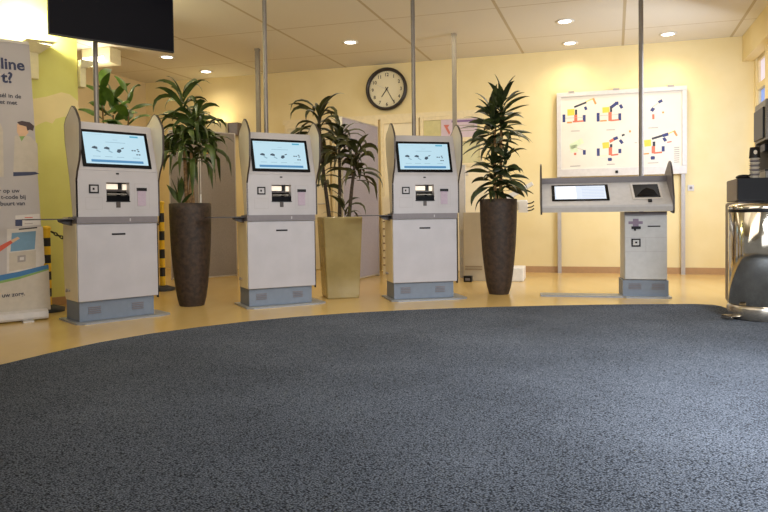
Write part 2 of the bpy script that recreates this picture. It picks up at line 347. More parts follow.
# ------------------------------------------------------------------ check-in kiosk
def make_kiosk():
    k = thing('check_in_kiosk', '', 'kiosk')
    W = .335
    mb = MB(); mb.prism([(-.36,-.02),(-.3,-.06),(.34,-.06),(.43,-.02),(.43,.42),(-.36,.42)], 0, .015, 'plate', axis='z'); mb.build('base_plate', k, .004)
    mb = MB(); mb.box(-W+.015, W-.03, .03, .34, .015, .19, 'plinth'); p = mb.build('plinth', k, .004)
    for a in (-.2, .16):
        mb = MB()
        for i in range(4): mb.box(a-.05, a+.05, .024, .032, .075+i*.016, .083+i*.016, 'band')
        mb.build('vent', p)
    # body: lower carcass, tilted head; hollow behind the reader panel
    mb = MB()
    mb.box(-W, W, .02, .2, .18, .87, 'shell')
    prof = [(.2,.18),(.32,.18),(.345,.22),(.36,.5),(.35,.87),(.2,.87)]
    mb.prism(prof, -W+.006, W-.006, 'shell')
    mb.prism([(.085,.87),(.13,.87),(.24,1.6),(.24,1.66),(.135,1.66),(.0,1.25),(.085,1.25)], -W+.014, W+.014, 'kiosk')
    b = mb.build('body', k, .006)
    mb = MB(); mb.tube([(-W-.004,.2,.26),(-W-.012,.24,.27),(-W-.004,.27,.25)], .008, 'seam', 8); mb.build('lock', b)
    # reader panel with hole
    mb = MB(); hx0,hx1,hz0,hz1 = -.094,.099,.998,1.156
    mb.box(-W, hx0, 0, .085, .87, 1.25, 'kiosk'); mb.box(hx1, W+.014, 0, .085, .87, 1.25, 'kiosk')
    mb.box(hx0, hx1, 0, .085, .87, hz0, 'kiosk'); mb.box(hx0, hx1, 0, .085, hz1, 1.25, 'kiosk')
    for a,b2,c,d in ((-.262,-.128,.93,1.03),(.14,.27,.93,1.15)):
        for q in ((a,b2,c,c+.003),(a,b2,d-.003,d),(a,a+.003,c,d),(b2-.003,b2,c,d)): mb.rect(*q, 'seam', -.0008)
    mb.lathe([(.01,0),(.01,.004)], 'finedge', 12, cap=True) if False else None
    pan = mb.build('reader_panel', k)
    mb = MB(); mb.box(-.012, .012, -.004, .0, 1.222, 1.234, 'black'); mb.build('camera_dot', pan)
    mb = MB(); mb.box(hx0, hx1, .075, .085, hz0, hz1, 'recess')
    mb.prism([(.0,hz0),(.0,hz0+.045),(.012,hz0+.05),(.075,hz0+.085),(.075,hz0)], hx0, hx1, 'blackgloss')
    mb.box(hx0+.015, hx0+.115, .055, .075, hz1-.055, hz1-.012, 'reclight'); mb.box(hx1-.035, hx1-.004, .055, .075, hz1-.06, hz1-.012, 'reclight')
    mb.box(hx0+.125, hx1-.045, .05, .075, hz1-.05, hz1, 'black')
    mb.box(hx0+.02, hx1-.01, .03, .04, hz0+.058, hz0+.064, 'alu')
    mb.box(hx0-.004, hx1+.004, -.004, .0, hz0-.006, hz0+.002, 'black'); mb.box(-.016, .019, -.004, 0, .945, hz0-.006, 'finedge')
    mb.build('document_reader', pan)
    mb = MB()
    x0,x1,z0,z1 = -.234,-.156,1.062,1.134
    mb.box(x0, x1, -.006, 0, z0, z1, 'black'); mb.box(x0+.012, x1-.012, -.008, -.005, z0+.012, z1-.012, 'kiosk')
    mb.box(x0+.027, x1-.036, -.011, -.008, z0+.027, z1-.027, 'black'); mb.build('code_scanner', pan)
    mb = MB(); mb.box(.160, .246, -.008, 0, 1.088, 1.114, 'black'); rs = mb.build('receipt_slot', pan)
    mb = MB(); mb.box(.166, .238, -.005, -.001, .96, 1.09, 'paper'); mb.build('receipt_label', rs)
    mb = MB(); mb.box(-W, W, -.012, .2, .815, .87, 'band'); mb.box(.09, .1, -.014, -.012, .83, .855, 'kiosk'); mb.build('band', k)
    mb = MB(); mb.box(-W+.004, W-.002, 0, .03, .18, .812, 'kioskfront'); d = mb.build('door', k, .004)
    mb = MB(); mb.box(-.058, .055, -.003, .002, .716, .731, 'black'); mb.build('slot', d)
    mb = MB(); mb.box(W-.003, W+.004, .0, .03, .16, .81, 'black'); mb.build('door_edge', d)
    # screen on the tilted face
    e = Vector((0,.135,.41)); L = e.length; e.normalize(); nrm = Vector((0,-e.z,e.y))
    base = Vector((0,.0,1.25))
    T = Matrix(((1,0,0,base.x),(0,-nrm.y,e.y,base.y),(0,-nrm.z,e.z,base.z),(0,0,0,1)))   # local: x, depth(+into), up along face
    mb = MB(); mb.T = T; mb.box(-.272, .298, -.012, .004, .03, .36, 'blackgloss'); bz = mb.build('screen_frame', k, .003)
    mb = MB(); mb.T = T; X0,X1,Z0,Z1 = -.245,.271,.056,.334
    def S(u): return X0+(X1-X0)*u
    def V(v): return Z0+(Z1-Z0)*v
    mb.rect(X0, X1, Z0, Z1, 'scr_bg', -.0135)
    y = -.0145
    mb.rect(S(.08), S(.92), V(.05), V(.13), 'scr_blue', y); mb.rect(S(.75), S(.89), V(.905), V(.96), 'scr_teal', y)
    mb.rect(S(.34), S(.66), V(.70), V(.715), 'scr_grey', y); mb.rect(S(.46), S(.54), V(.79), V(.80), 'scr_grey', y); mb.rect(S(.05), S(.3), V(.94), V(.945), 'scr_grey', y)
    for cx, kind in ((.17,0),(.36,0),(.55,1),(.81,2)):
        if kind == 0:
            mb.panel([(S(cx-.06),V(.49)),(S(cx-.02),V(.475)),(S(cx+.03),V(.46)),(S(cx+.03),V(.53)),(S(cx-.01),V(.56)),(S(cx-.05),V(.53))], 'scr_dark', y)
            mb.panel([(S(cx),V(.42)),(S(cx+.06),V(.36)),(S(cx+.08),V(.38)),(S(cx+.02),V(.45))], 'scr_grey', y)
        elif kind == 1:
            mb.panel([(S(cx-.05),V(.40)),(S(cx-.01),V(.37)),(S(cx+.03),V(.43)),(S(cx+.02),V(.50)),(S(cx-.03),V(.49))], 'scr_dark', y)
            mb.panel([(S(cx+.02),V(.5)),(S(cx+.07),V(.52)),(S(cx+.08),V(.56)),(S(cx+.04),V(.54))], 'scr_dark', y)
        else:
            for a,b2 in ((-.06,.46),(-.02,.46),(.03,.5),(.04,.44),(.01,.33),(.05,.33)):
                mb.rect(S(cx+a), S(cx+a+.03), V(b2), V(b2+.035), 'scr_dark', y)
        mb.rect(S(cx-.06), S(cx+.06), V(.225), V(.24), 'scr_grey', y)
    mb.build('screen', bz)
    # side fins
    prof = [(0,.87),(0,1.17),(-.03,1.24),(-.085,1.32),(-.11,1.40),(-.115,1.61),(-.10,1.65),(-.06,1.695),(-.02,1.735),(.02,1.76),(.05,1.767),(.09,1.752),(.15,1.712),(.21,1.68),(.25,1.63),(.24,1.5),(.15,1.2),(.10,.95),(.09,.87)]
    for a, b2 in ((-W, -W+.014), (W+.014, W+.028)):
        mb = MB(); mb.prism(prof, a, b2, 'finedge')
        inner = [(.05+(p-.05)*.93, 1.3+(q-1.3)*.978) for p, q in prof]
        mb.prism(inner, a-.0012, b2+.0012, 'fin'); mb.build('side_fin', k)
    # bag shelf on the left
    mb = MB(); mb.prism([(-W,.03),(-W-.3,.04),(-W-.345,.07),(-W-.345,.2),(-W-.3,.23),(-W,.25)], .848, .857, 'shelfglass', axis='z'); sh = mb.build('side_shelf', k)
    mb = MB(); mb.prism([(-W,.848),(-W-.10,.848),(-W-.09,.83),(-W-.05,.812),(-W,.80)], .1, .16, 'finedge', axis='y'); mb.build('shelf_bracket', sh)
    return k
KI = [(-2.226,5.454,43.4,'white check-in kiosk nearest the lime green wall, leftmost of the three tall ones'),
      (-.970,6.177,27.5,'white check-in kiosk between the round brown pot and the square olive pot'),
      (.411,6.498,13.0,'white check-in kiosk below the wall clock, between square olive pot and middle of hall pot')]
KI[2] = KI[2][:3] + ('white check-in kiosk right of the square olive pot, rightmost of the three tall ones',)
k0 = make_kiosk()
for i, (x, y, a, l) in enumerate(KI):
    k = k0 if i == 0 else copy_tree(k0)
    k.location = (x, y, 0); k.rotation_euler = (0,0,R(a)); k['label'] = l; k['group'] = 'tall white check-in kiosks'
    s, c = math.sin(R(a)), math.cos(R(a))
    mb = MB(); mb.tube([(0,0,0),(0,0,CEIL)], .022, 'pole', 12); mb.lathe([(.05,0),(.05,.012),(.024,.014)], 'pole', 16)
    o = mb.build('ceiling_pole', loc=(x+(.012,.012,.03)[i]*c-.475*s, y+(.012,.012,.03)[i]*s+.475*c, 0))
    tag(o, ['grey floor-to-ceiling pole rising behind the leftmost tall kiosk, behind the television','grey floor-to-ceiling pole rising right behind the kiosk between two potted plants','grey floor-to-ceiling pole rising behind the tall kiosk right of the wall clock'][i], 'pole', 'grey poles rising behind the kiosks')
for (x, y, l) in ((-1.72,9.05,'thin grey pole by the back wall, just left of the second kiosk pole'),(.93,8.42,'thin grey pole by the back wall in front of the lilac notice')):
    mb = MB(); mb.box(-.026, .026, -.026, .026, 0, CEIL-.001, 'polelight'); mb.box(-.03, .03, -.03, .03, CEIL-.03, CEIL-.001, 'polelight')
    tag(mb.build('ceiling_post', loc=(x, y, 0), rot=R(-16)), l, 'pole')

# ------------------------------------------------------------------ low wide console kiosk
a4 = R(-12.5); c4 = (2.605, 6.475)
k = thing('console_kiosk', 'low wide grey-white kiosk with slanted desk top, below the plan board', 'kiosk', (c4[0], c4[1], 0), a4)
mb = MB(); mb.prism([(-1.02,-.02),(-.22,-.03),(-.19,-.06),(.22,-.06),(.24,-.03),(.24,.38),(-.2,.38),(-.23,.18),(-1.02,.18)], 0, .016, 'plate', axis='z'); mb.build('base_plate', k, .004)
mb = MB(); mb.box(-.215, .215, .0, .3, .016, .175, 'plinth'); p = mb.build('plinth', k)
mb = MB()
for a in (-.1, .12):
    for i in range(4): mb.box(a-.06, a+.06, -.006, .002, .085+i*.016, .093+i*.016, 'band')
mb.build('vent', p)
mb = MB(); mb.box(-.2, .2, .01, .3, .175, .86, 'colpanel'); col = mb.build('column', k, .006)
mb = MB(); mb.box(-.195, .2, -.012, .012, .185, .82, 'colpanel')
for z in (.6, .46): mb.rect(-.19, .195, z, z+.003, 'seam', -.0125)
mb.rect(.0, .003, .46, .6, 'seam', -.0125)
mb.rect(-.195, .2, .825, .86, 'band', -.012)
fp = mb.build('column_door', k, .003)
mb = MB(); mb.box(-.161,-.027,-.016,-.012,.737,.765,'sticker'); mb.box(-.12,-.066,-.0165,-.0118,.712,.79,'sticker'); mb.build('sticker', fp)
mb = MB(); mb.box(-.134,-.046,-.02,-.012,.688,.714,'black'); mb.box(-.11,-.09,-.02,-.012,.672,.69,'black'); mb.build('card_slot', fp)
mb = MB(); mb.box(.019,.137,-.016,-.012,.708,.72,'black'); mb.build('paper_slot', fp)
mb = MB(); mb.box(-.134,-.048,-.02,-.012,.512,.592,'black'); mb.box(-.12,-.062,-.022,-.019,.526,.578,'colpanel'); mb.box(-.1,-.08,-.025,-.02,.545,.563,'black'); mb.build('code_scanner', fp)
# desk: slanted top
LX, RX = -1.0, .235
dy0 = -.1
mb = MB(); mb.prism([(dy0,.862),(dy0,.93),(dy0+.02,.945),(dy0+.3,1.165),(dy0+.33,1.215),(dy0+.4,1.215),(dy0+.4,1.0),(dy0+.12,.862)], LX, RX, 'silver4'); desk = mb.build('desk', k, .005)
mb = MB(); mb.box(LX, RX, dy0+.295, dy0+.34, 1.165, 1.225, 'band'); mb.build('rear_ledge', desk)
mb = MB(); mb.box(LX, RX, dy0-.004, dy0+.02, .862, .91, 'lip'); mb.build('front_lip', desk)
e = Vector((0,.28,.22)).normalized(); nrm = Vector((0,-e.z,e.y)); base = Vector((0,dy0+.02,.945))
T4 = Matrix(((1,0,0,0),(0,-nrm.y,e.y,base.y),(0,-nrm.z,e.z,base.z),(0,0,0,1)))
mb = MB(); mb.T = T4; mb.box(-.9, -.34, -.008, .003, .05, .315, 'blackgloss'); fr = mb.build('screen_frame', desk)
mb = MB(); mb.T = T4; mb.rect(-.87, -.37, .07, .295, 'scr_white', -.009)
for i in range(7): mb.rect(-.6, -.385, .1+i*.026, .104+i*.026, 'scr_line', -.0095)
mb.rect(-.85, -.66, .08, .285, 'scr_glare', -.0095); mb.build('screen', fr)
mb = MB(); mb.T = T4; mb.box(-.12, .16, -.008, .002, .06, .32, 'boardf'); mb.box(-.1, .14, -.010, -.004, .08, .30, 'black')
mb.lathe([(.07,0),(.085,.012),(.08,.016)], 'blackgloss', 20, c=(.02,-.02,.18)) if False else None
mb.panel([(-.08,.1),(-.02,.2),(.03,.24),(.09,.2),(.12,.1)], 'blackgloss', -.0115); mb.build('document_tray', desk)
mb = MB(); mb.T = T4; mb.box(.015, .05, -.02, .002, .012, .04, 'black'); mb.build('button', desk)
fprof = [(dy0-.015,.87),(dy0-.015,1.0),(dy0+.05,1.22),(dy0+.1,1.31),(dy0+.14,1.35),(dy0+.18,1.365),(dy0+.22,1.35),(dy0+.34,1.28),(dy0+.43,1.22),(dy0+.43,1.0),(dy0+.1,.85),(dy0,.84)]
for x in (LX-.016, RX):
    mb = MB(); mb.prism(fprof, x, x+.016, 'band', 'finedge'); mb.build('side_fin', k)
mb = MB(); mb.tube([(0,0,0),(0,0,CEIL)], .024, 'pole', 12); mb.lathe([(.05,0),(.05,.012),(.026,.014)], 'pole', 16)
o = mb.build('ceiling_pole', loc=(2.725, 6.88, 0)); tag(o, 'grey floor-to-ceiling pole behind the low wide kiosk, crossing the plan board', 'pole', 'grey poles rising behind the kiosks')

# ------------------------------------------------------------------ potted plants
def leaf(mb, p, az, el, L, w, m, droop=1.0, seg=7, twist=0):
    p = Vector(p); vs = []; fs = []
    side = Vector((-math.sin(az), math.cos(az), 0)); ds = L/seg; e = el
    prof = (.30,.62,.9,1.0,.95,.74,.42,.03)
    for i in range(seg+1):
        t = i/seg; ww = w*prof[i]
        d = Vector((math.cos(az)*math.cos(e), math.sin(az)*math.cos(e), math.sin(e)))
        up = side.cross(d); q = twist*min(1, t*2.5)
        sd = side*math.cos(q)+up*math.sin(q); un = up*math.cos(q)-side*math.sin(q)
        vs += [tuple(p-sd*ww/2+un*ww*.10), tuple(p-un*ww*.08), tuple(p+sd*ww/2+un*ww*.10)]
        p = p+d*ds; e = max(e-droop*ds*(1.2+3.0*t), -1.5)
    for i in range(seg):
        a = i*3; fs += [(a,a+1,a+4,a+3),(a+1,a+2,a+5,a+4)]
    mb.add(vs, fs, m, True)

def crown(rng, base, h, n, L, w, m, droop, spread=(1.2,-.2), lean=(0,0), rnd=.3):
    mb = MB()
    for i in range(n):
        t = min(1, max(0, i/(n-1)+rng.uniform(-.08,.08))); az = i*2.39996+rng.uniform(-.5,.5); z = h*t
        el = spread[1]+(spread[0]-spread[1])*t**1.6+rng.uniform(-rnd,rnd)
        l = L*rng.uniform(.62,1.15)*(1-.22*t)
        leaf(mb, (base[0]+lean[0]*t, base[1]+lean[1]*t, base[2]+z), az, el, l, w*rng.uniform(.8,1.2), m, droop*rng.uniform(.6,1.4), twist=rng.uniform(-1.1,1.1))
    return mb

def round_pot(root, H, rt, rb):
    prof = [(rb*.96,0),(rb,.012)]
    for i in range(1, 15):
        t = i/14; prof.append((rb+(rt-rb)*(t**.62)*(1.0)+ .012*math.sin(PI*t), .012+(H-.012)*t))
    prof += [(rt-.012,H+.004),(rt-.03,H),(rt-.032,H-.06)]
    mb = MB(); mb.lathe(prof, 'pot', 44, cap=True); p = mb.build('pot', root)
    mb = MB(); mb.lathe([(rt-.033,H-.06),(rt-.1,H-.045),(.01,H-.035)], 'soil', 30); mb.build('soil', root)
    return p

rng = random.Random(4)
# plant in first brown pot
t = thing('potted_dracaena', 'drooping green dracaena in a tall round brown stone pot between first two tall kiosks', 'plant', (-1.88, 6.32, 0))
round_pot(t, .99, .198, .12)
for bx, by, tx, ty, zt in ((-.03,.0,-.05,.0,1.72),(.02,.02,.01,.03,1.55),(.0,-.03,.06,-.02,1.42)):
    mb = MB(); mb.tube([(bx,by,.94),((bx+tx)/2,(by+ty)/2,1.3),(tx,ty,zt)], [.02,.017,.013], 'cane', 9); mb.build('cane', t)
crown(rng, (-.05,0,1.62), .42, 34, .46, .056, 'leaf_mid', 2.4, (1.25,.25)).build('foliage', t)
crown(rng, (.04,.02,1.38), .44, 46, .50, .058, 'leaf_mid', 3.2, (1.1,.3)).build('foliage', t)
crown(rng, (.15,-.03,1.46), .28, 18, .46, .056, 'leaf_mid', 3.0, (1.0,.4)).build('foliage', t)
crown(rng, (-.12,-.04,1.42), .2, 12, .42, .056, 'leaf_mid', 3.2, (.9,.4)).build('foliage', t)
crown(rng, (-.09,-.03,.97), .12, 8, .26, .045, 'leaf_mid', .7, (1.45,1.1)).build('shoot', t)
mb = MB(); mb.tube([(.11,-.02,.93),(.11,-.02,1.08)], .007, 'white', 8); mb.build('water_gauge', t)

# plant in the square olive pot
t = thing('potted_dracaena', 'three-stemmed dracaena in a tapered square olive glazed pot', 'plant', (-.47, 6.86, 0), R(15))
mb = MB(); b, a, h = .168, .205, .845
prof = [(b,0),(a,h-.02),(a,h)]
def ring(r, z): return [(-r,-r,z),(r,-r,z),(r,r,z),(-r,r,z)]
vs = ring(b,0)+ring(a,h)+ring(a-.022,h)+ring(a-.03,h-.07)
fs = [(3,2,1,0)]+[(i,(i+1)%4,4+(i+1)%4,4+i) for i in range(4)]+[(4+i,4+(i+1)%4,8+(i+1)%4,8+i) for i in range(4)]+[(8+i,8+(i+1)%4,12+(i+1)%4,12+i) for i in range(4)]
mb.add(vs, fs, 'olive'); mb.build('pot', t, .012)
mb = MB(); q = a-.03; mb.add(ring(q,h-.06), [(0,1,2,3)], 'soil'); mb.build('soil', t)
canes = [((-.10,0,.78),(-.16,.0,1.3),(-.20,.02,1.9)),((.01,.03,.78),(.02,.05,1.2),(.02,.05,1.68)),((.09,-.04,.78),(.13,-.05,1.15),(.18,-.06,1.52))]
for c in canes:
    mb = MB(); mb.tube(c, [.021,.018,.013], 'canedark', 9); mb.build('cane', t)
crown(rng, (-.20,.02,1.66), .28, 32, .52, .056, 'leaf_brown', 2.6, (1.25,.35)).build('foliage', t)
crown(rng, (.02,.05,1.40), .32, 34, .46, .056, 'leaf_brown', 2.9, (1.25,.3)).build('foliage', t)
crown(rng, (.18,-.06,1.22), .32, 32, .42, .054, 'leaf_brown', 2.9, (1.2,.3)).build('foliage', t)
crown(rng, (-.17,0,1.16), .3, 16, .32, .052, 'leaf_brown', 3.0, (.8,.2)).build('foliage', t)
crown(rng, (.05,-.05,.82), .16, 10, .36, .036, 'leaf_brown', 3.0, (1.2,.7)).build('shoot', t)

# plant in the right brown pot
t = thing('potted_dracaena', 'bushy dark green dracaena in a tall round brown stone pot right of third kiosk', 'plant', (1.225, 6.95, 0))
round_pot(t, 1.01, .198, .108)
for bx, tx, zt in ((-.035,-.03,1.75),(.025,.04,1.95)):
    mb = MB(); mb.tube([(bx,0,.95),((bx+tx)/2,.01,1.4),(tx,0,zt)], [.02,.017,.013], 'cane', 9); mb.build('cane', t)
crown(rng, (.05,0,1.64), .42, 44, .38, .064, 'leaf_dark', 1.2, (1.45,.0), rnd=.45).build('foliage', t)
crown(rng, (-.06,0,1.56), .40, 44, .37, .064, 'leaf_dark', 1.3, (1.4,.1), rnd=.4).build('foliage', t)
crown(rng, (.07,-.03,1.10), .38, 38, .33, .058, 'leaf_dark', 1.9, (.8,.1), rnd=.4).build('foliage', t)
crown(rng, (-.07,-.03,1.06), .38, 38, .32, .058, 'leaf_dark', 1.9, (.8,.0), rnd=.4).build('foliage', t)

# plant behind the first kiosk
t = thing('potted_rubber_plant', 'bright green broad-leaved plant standing behind the leftmost tall kiosk', 'plant', (-2.94, 7.18, 0))
mb = MB(); mb.lathe([(.1,0),(.14,.3),(.15,.32),(.13,.32),(.125,.28)], 'pot', 30); mb.build('pot', t)
mb = MB(); mb.lathe([(.127,.28),(.01,.29)], 'soil', 20); mb.build('soil', t)
for (tx, ty, zt, sd) in ((-.16,.04,2.12,1),(-.04,.04,2.0,2),(.14,.02,2.02,3)):
    mb = MB(); mb.tube([(tx*.3,ty*.3,.26),(tx*.7,ty,1.2),(tx,ty,zt)], [.016,.013,.008], 'cane', 8); mb.build('stem', t)
    mb = MB()
    for i in range(17):
        tt = i/16; leaf(mb, (tx*(.7+.3*tt), ty, 1.45+(zt+.2-1.45)*tt), i*2.4+sd+rng.uniform(-.3,.3), .35+.9*tt**2+rng.uniform(-.2,.2), rng.uniform(.24,.36), rng.uniform(.09,.13), 'leaf_bright', 1.6, twist=rng.uniform(-1,1))
    mb.build('foliage', t)

# ------------------------------------------------------------------ grey folding screens
def screen(name, label, pts, h, fm, extra=None):
    t = thing(name, label, 'room divider', (pts[0][0], pts[0][1], 0))
    for (x0,y0),(x1,y1) in zip(pts, pts[1:]):
        L = math.hypot(x1-x0, y1-y0); az = math.atan2(y1-y0, x1-x0)
        mb = MB(); mb.box(.012, L-.012, -.02, .02, .03, h-.012, fm); o = mb.build('panel', t); o.location = (x0-pts[0][0], y0-pts[0][1], 0); o.rotation_euler = (0,0,az)
        mb = MB(); mb.box(0, .014, -.025, .025, 0, h, 'alu'); mb.box(L-.014, L, -.025, .025, 0, h, 'alu'); mb.box(.014, L-.014, -.025, .025, h-.014, h, 'alu'); mb.box(.014, L-.014, -.025, .025, .012, .03, 'alu')
        f = mb.build('frame', t); f.location = o.location; f.rotation_euler = (0,0,az)
    return t
s1 = screen('folding_screen', 'grey fabric folding screen behind the left brown pot', [(-2.94,8.95),(-2.55,9.02),(-2.14,9.40)], 2.06, 'fabric')
mb = MB(); mb.box(-2.50,-2.40,8.99,9.0,1.74,1.80,'yellowtag'); o = mb.build('tag', s1); o.matrix_parent_inverse = Matrix.Translation((2.94,-8.95,0)); o['label'] = 'small yellow tag'
o.location = (.0,.02,0)
s2 = screen('folding_screen', 'tall lilac-grey divider panel behind the square olive pot', [(-.54,8.3),(-.09,9.28)], 2.12, 'fabricl')

# ------------------------------------------------------------------ drawer unit, boxes behind the third kiosk
t = thing('drawer_unit', 'narrow cream drawer unit partly hidden left of the third kiosk', 'drawer unit', (-.02, 9.42, 0), TW)
mb = MB(); mb.box(0, .5, 0, .4, 0, 1.12, 'door'); mb.build('carcass', t, .004)
for i in range(7):
    mb = MB(); z = .04+i*.105; mb.box(.01, .49, -.018, 0, z, z+.095, 'trimw'); d = mb.build('drawer', t, .003)
    mb = MB(); mb.box(.01, .49, -.024, -.002, z+.088, z+.104, 'pull'); mb.build('pull', d)
t = thing('beige_heater', 'beige cabinet with vent slots on the floor between third kiosk and right brown pot', 'cabinet', (1.02, 8.36, 0), TW)
mb = MB(); mb.box(0, .29, 0, .35, 0, .88, 'beige'); mb.build('casing', t, .006)
mb = MB()
for i in range(2): mb.box(.02, .24, -.005, .002, .14+i*.035, .16+i*.035, 'beiged')
mb.build('vent', t)
mb = MB(); mb.box(0, .1, 0, .09, 0, .075, 'black'); mb.box(.02,.08,-.004,0,.02,.05,'band'); o = mb.build('floor_box', loc=(1.0,8.20,0), rot=TW)
tag(o, 'small black box on the floor in front of the beige vent cabinet', 'box')
mb = MB(); mb.box(-.04, .045, 0, .06, .62, 1.52, 'silver4'); mb.box(-.03, .035, -.004, 0, .65, 1.49, 'boardf'); mb.box(-.03,.03,.06,.42,1.4,1.46,'silver4')
# stands on a foot behind the heater
mb.box(-.04, .045, .02, .06, 0, .62, 'silver4')
o = mb.build('side_panel', loc=(1.05,8.75,0), rot=TW); tag(o, 'slim pale grey upright panel just right of the third kiosk', 'panel')
t = thing('pedestal_machine', 'white pedestal machine with angled flap and pronged outlet behind the right brown pot', 'machine', (1.35, 8.3, 0), TW)
mb = MB(); mb.box(0, .42, -.02, .42, 0, .17, 'whitebox'); mb.build('base', t, .01)
mb = MB(); mb.box(0, .26, .04, .36, .17, .96, 'whitebox'); mb.build('column', t, .01)
mb = MB(); mb.box(.02, .46, .08, .3, .90, 1.03, 'whitebox'); hd = mb.build('head', t, .012)
mb = MB(); mb.box(.36, .47, .06, .2, .87, 1.01, 'whitebox')
for z in (.89, .93, .98): mb.tube([(.47,.1,z),(.52,.1,z+.01),(.55,.1,z+.03)], .008, 'black', 7)
mb.build('outlet', hd)
mb = MB(); mb.prism([(.2,1.02),(.54,1.22),(.52,1.26),(.18,1.08)], .1, .26, 'whitebox', axis='y'); mb.build('flap', hd)

# ------------------------------------------------------------------ hazard posts and chain
for i, (x, y, h, l) in enumerate(((-3.125,6.02,.76,'low yellow-black striped barrier post beside the banner'),(-2.62,7.66,1.02,'tall yellow-black striped barrier post between leftmost kiosk and brown pot'))):
    t = thing('barrier_post', l, 'barrier post', (x, y, 0), group='striped barrier posts')
    mb = MB(); mb.lathe([(.14,0),(.14,.03),(.05,.06),(.04,.06)], 'hazk', 24); mb.build('base', t)
    mb = MB(); n = 9; z0 = .06
    for j in range(n): mb.lathe([(.031,z0+(h-z0)*j/n),(.031,z0+(h-z0)*(j+1)/n)], 'hazy' if j % 2 == 0 else 'hazk', 16, cap=True)
    mb.build('striped_tube', t)
    mb = MB(); mb.lathe([(.036,h),(.04,h+.01),(.03,h+.03),(.01,h+.035)], 'hazy', 16); mb.build('cap', t)
mb = MB(); a = Vector((-3.11,6.075,.74)); b = Vector((-2.63,7.61,.80)); N = 46
for i in range(N):
    t = (i+.5)/N; p = a.lerp(b, t); p.z -= .22*4*t*(1-t)
    t2 = t+.01; q = a.lerp(b, t2); q.z -= .22*4*t2*(1-t2); d = (q-p).normalized(); s = d.cross(Vector((0,0,1))).normalized()
    if i % 2: s = s.cross(d)
    pts = []
    for k2 in range(9):
        an = 2*PI*k2/8; pts.append(p+d*math.cos(an)*.025+s*math.sin(an)*.013)
    mb.tube(pts, .0055, 'hazk', 6, cap=False)
o = mb.build('barrier_chain'); tag(o, 'black barrier chain hanging from the low striped post behind the leftmost kiosk', 'chain')

# ------------------------------------------------------------------ roll-up banner
t = thing('roll_up_banner', 'pale grey printed roll-up banner standing at the far left edge', 'banner', (-2.90, 5.56, 0), R(39))
Wb, Hb = .85, 2.36
mb = MB(); mb.prism([(-.05,.012),(-.06,.03),(-.055,.075),(-.02,.092),(.05,.092),(.07,.06),(.07,.012)], -Wb, 0, 'boardf'); cs = mb.build('cassette', t, .004)
mb = MB(); mb.box(-.55,-.47,-.11,.1,0,.013,'alu'); mb.box(-.2,-.12,-.11,.1,0,.013,'alu'); mb.build('foot', cs)
TB = Matrix.Rotation(R(-.4), 4, 'X')
mb = MB(); mb.prism([(-.012,Hb),(.0,Hb+.03),(.02,Hb+.03),(.026,Hb)], -Wb-.004, -.004, 'boardf'); rail = mb.build('top_rail')
mb = MB(); mb.tube([(-.42,.05,.09),(-.42,.03,Hb)], .01, 'pole', 8); sp_ = mb.build('support_pole')
mb = MB(); mb.box(-Wb, 0, -.002, .002, .05, Hb, 'ban'); sh = mb.build('printed_sheet', t); rail.parent = sh; sp_.parent = sh; sh.rotation_euler = (R(-3.5), R(-1.4), 0)
def bx(px, py): return ((px-(28.3+(py-44)*.062))*.0087, .85+(219.3-py)*.0086)
ART = {'figure_print': MB(), 'kiosk_print': MB(), 'wave_print': MB()}; yy = -.003
def poly(pts, m, d=0):
    y = pts[0][1]; ART['figure_print' if y < 180 else 'kiosk_print' if y < 262 else 'wave_print'].panel([bx(*p) for p in pts], m, yy-d*.0006)
poly([(-12,126),(4,124),(6,130),(7,176),(-12,178)], 'ban_cream')
poly([(16,136),(22,134),(30,136),(36,143),(37,172),(15,174)], 'ban_cream')
poly([(18,124),(22,122),(27,124),(28,132),(25,136),(20,136),(18,132)], 'ban_skin', 1)
poly([(18,122),(22,120.5),(29,121.5),(33,125),(32,130),(29,129),(27,130),(26,126),(20,124.5)], 'ban_hair', 2)
poly([(20,136),(25,135.5),(22,141)], 'ban_green', 2)
poly([(15,171.5),(34,171),(38,173),(30,174.5),(15,175.5)], 'ban_navy', 2)
poly([(17,214),(38,213),(39,224),(17,225)], 'ban_lite', 1); poly([(17,218),(23,218),(23,224.5),(17,224.5)], 'ban_navy', 2)
for y in (216,218.5,222): poly([(25,y),(32,y),(32,y+.8),(25,y+.8)], 'ban_red' if y < 217 else 'ban_grey', 2)
poly([(10,227),(41,226),(43,262),(40,268),(10,270)], 'ban_lite', 0); poly([(20,227),(36,226),(36,227.3),(20,228.3)], 'ink', 1)
poly([(14,231),(35,230),(34,248),(13,249)], 'ban_screen', 1); poly([(12,250),(35,249),(35,266),(12,268)], 'ban_cream', 1)
poly([(19,253.5),(26,253),(26,259.5),(19,260)], 'ban_grey', 2); poly([(21,255),(24.5,255),(24.5,258),(21,258)], 'ban_lite', 3)
poly([(-12,246),(0,245),(13,238),(15,240.5),(2,250),(-12,252)], 'ban_red', 3); poly([(13,238),(19,235),(21,236.5),(15,240.5)], 'ban_skin', 4)
poly([(-14,274),(0,271.5),(20,269),(46,264),(46.5,268),(20,274),(0,277),(-14,278)], 'ban_blue', 4)
poly([(-14,278),(0,277),(20,274),(46.5,268),(46.5,269.5),(20,276.5),(0,279.5),(-14,281)], 'ban_green', 4)
poly([(-14,281),(0,279.5),(20,276.5),(46.5,269.5),(48.4,309),(-14,312)], 'ban_cream', 2)
for nm, q in ART.items(): q.build(nm, sh)
def btext(txt, right, base, size, bold=.02, m='ban_txt'):
    u, z = bx(right, base); text_mesh('lettering', txt, size, m, sh, 'RIGHT', (u, yy-.004, z), bold)
btext('line', 24.5, 70, .128, .028, 'ban_navy'); btext('t?', 14.5, 83.5, .128, .028, 'ban_navy')
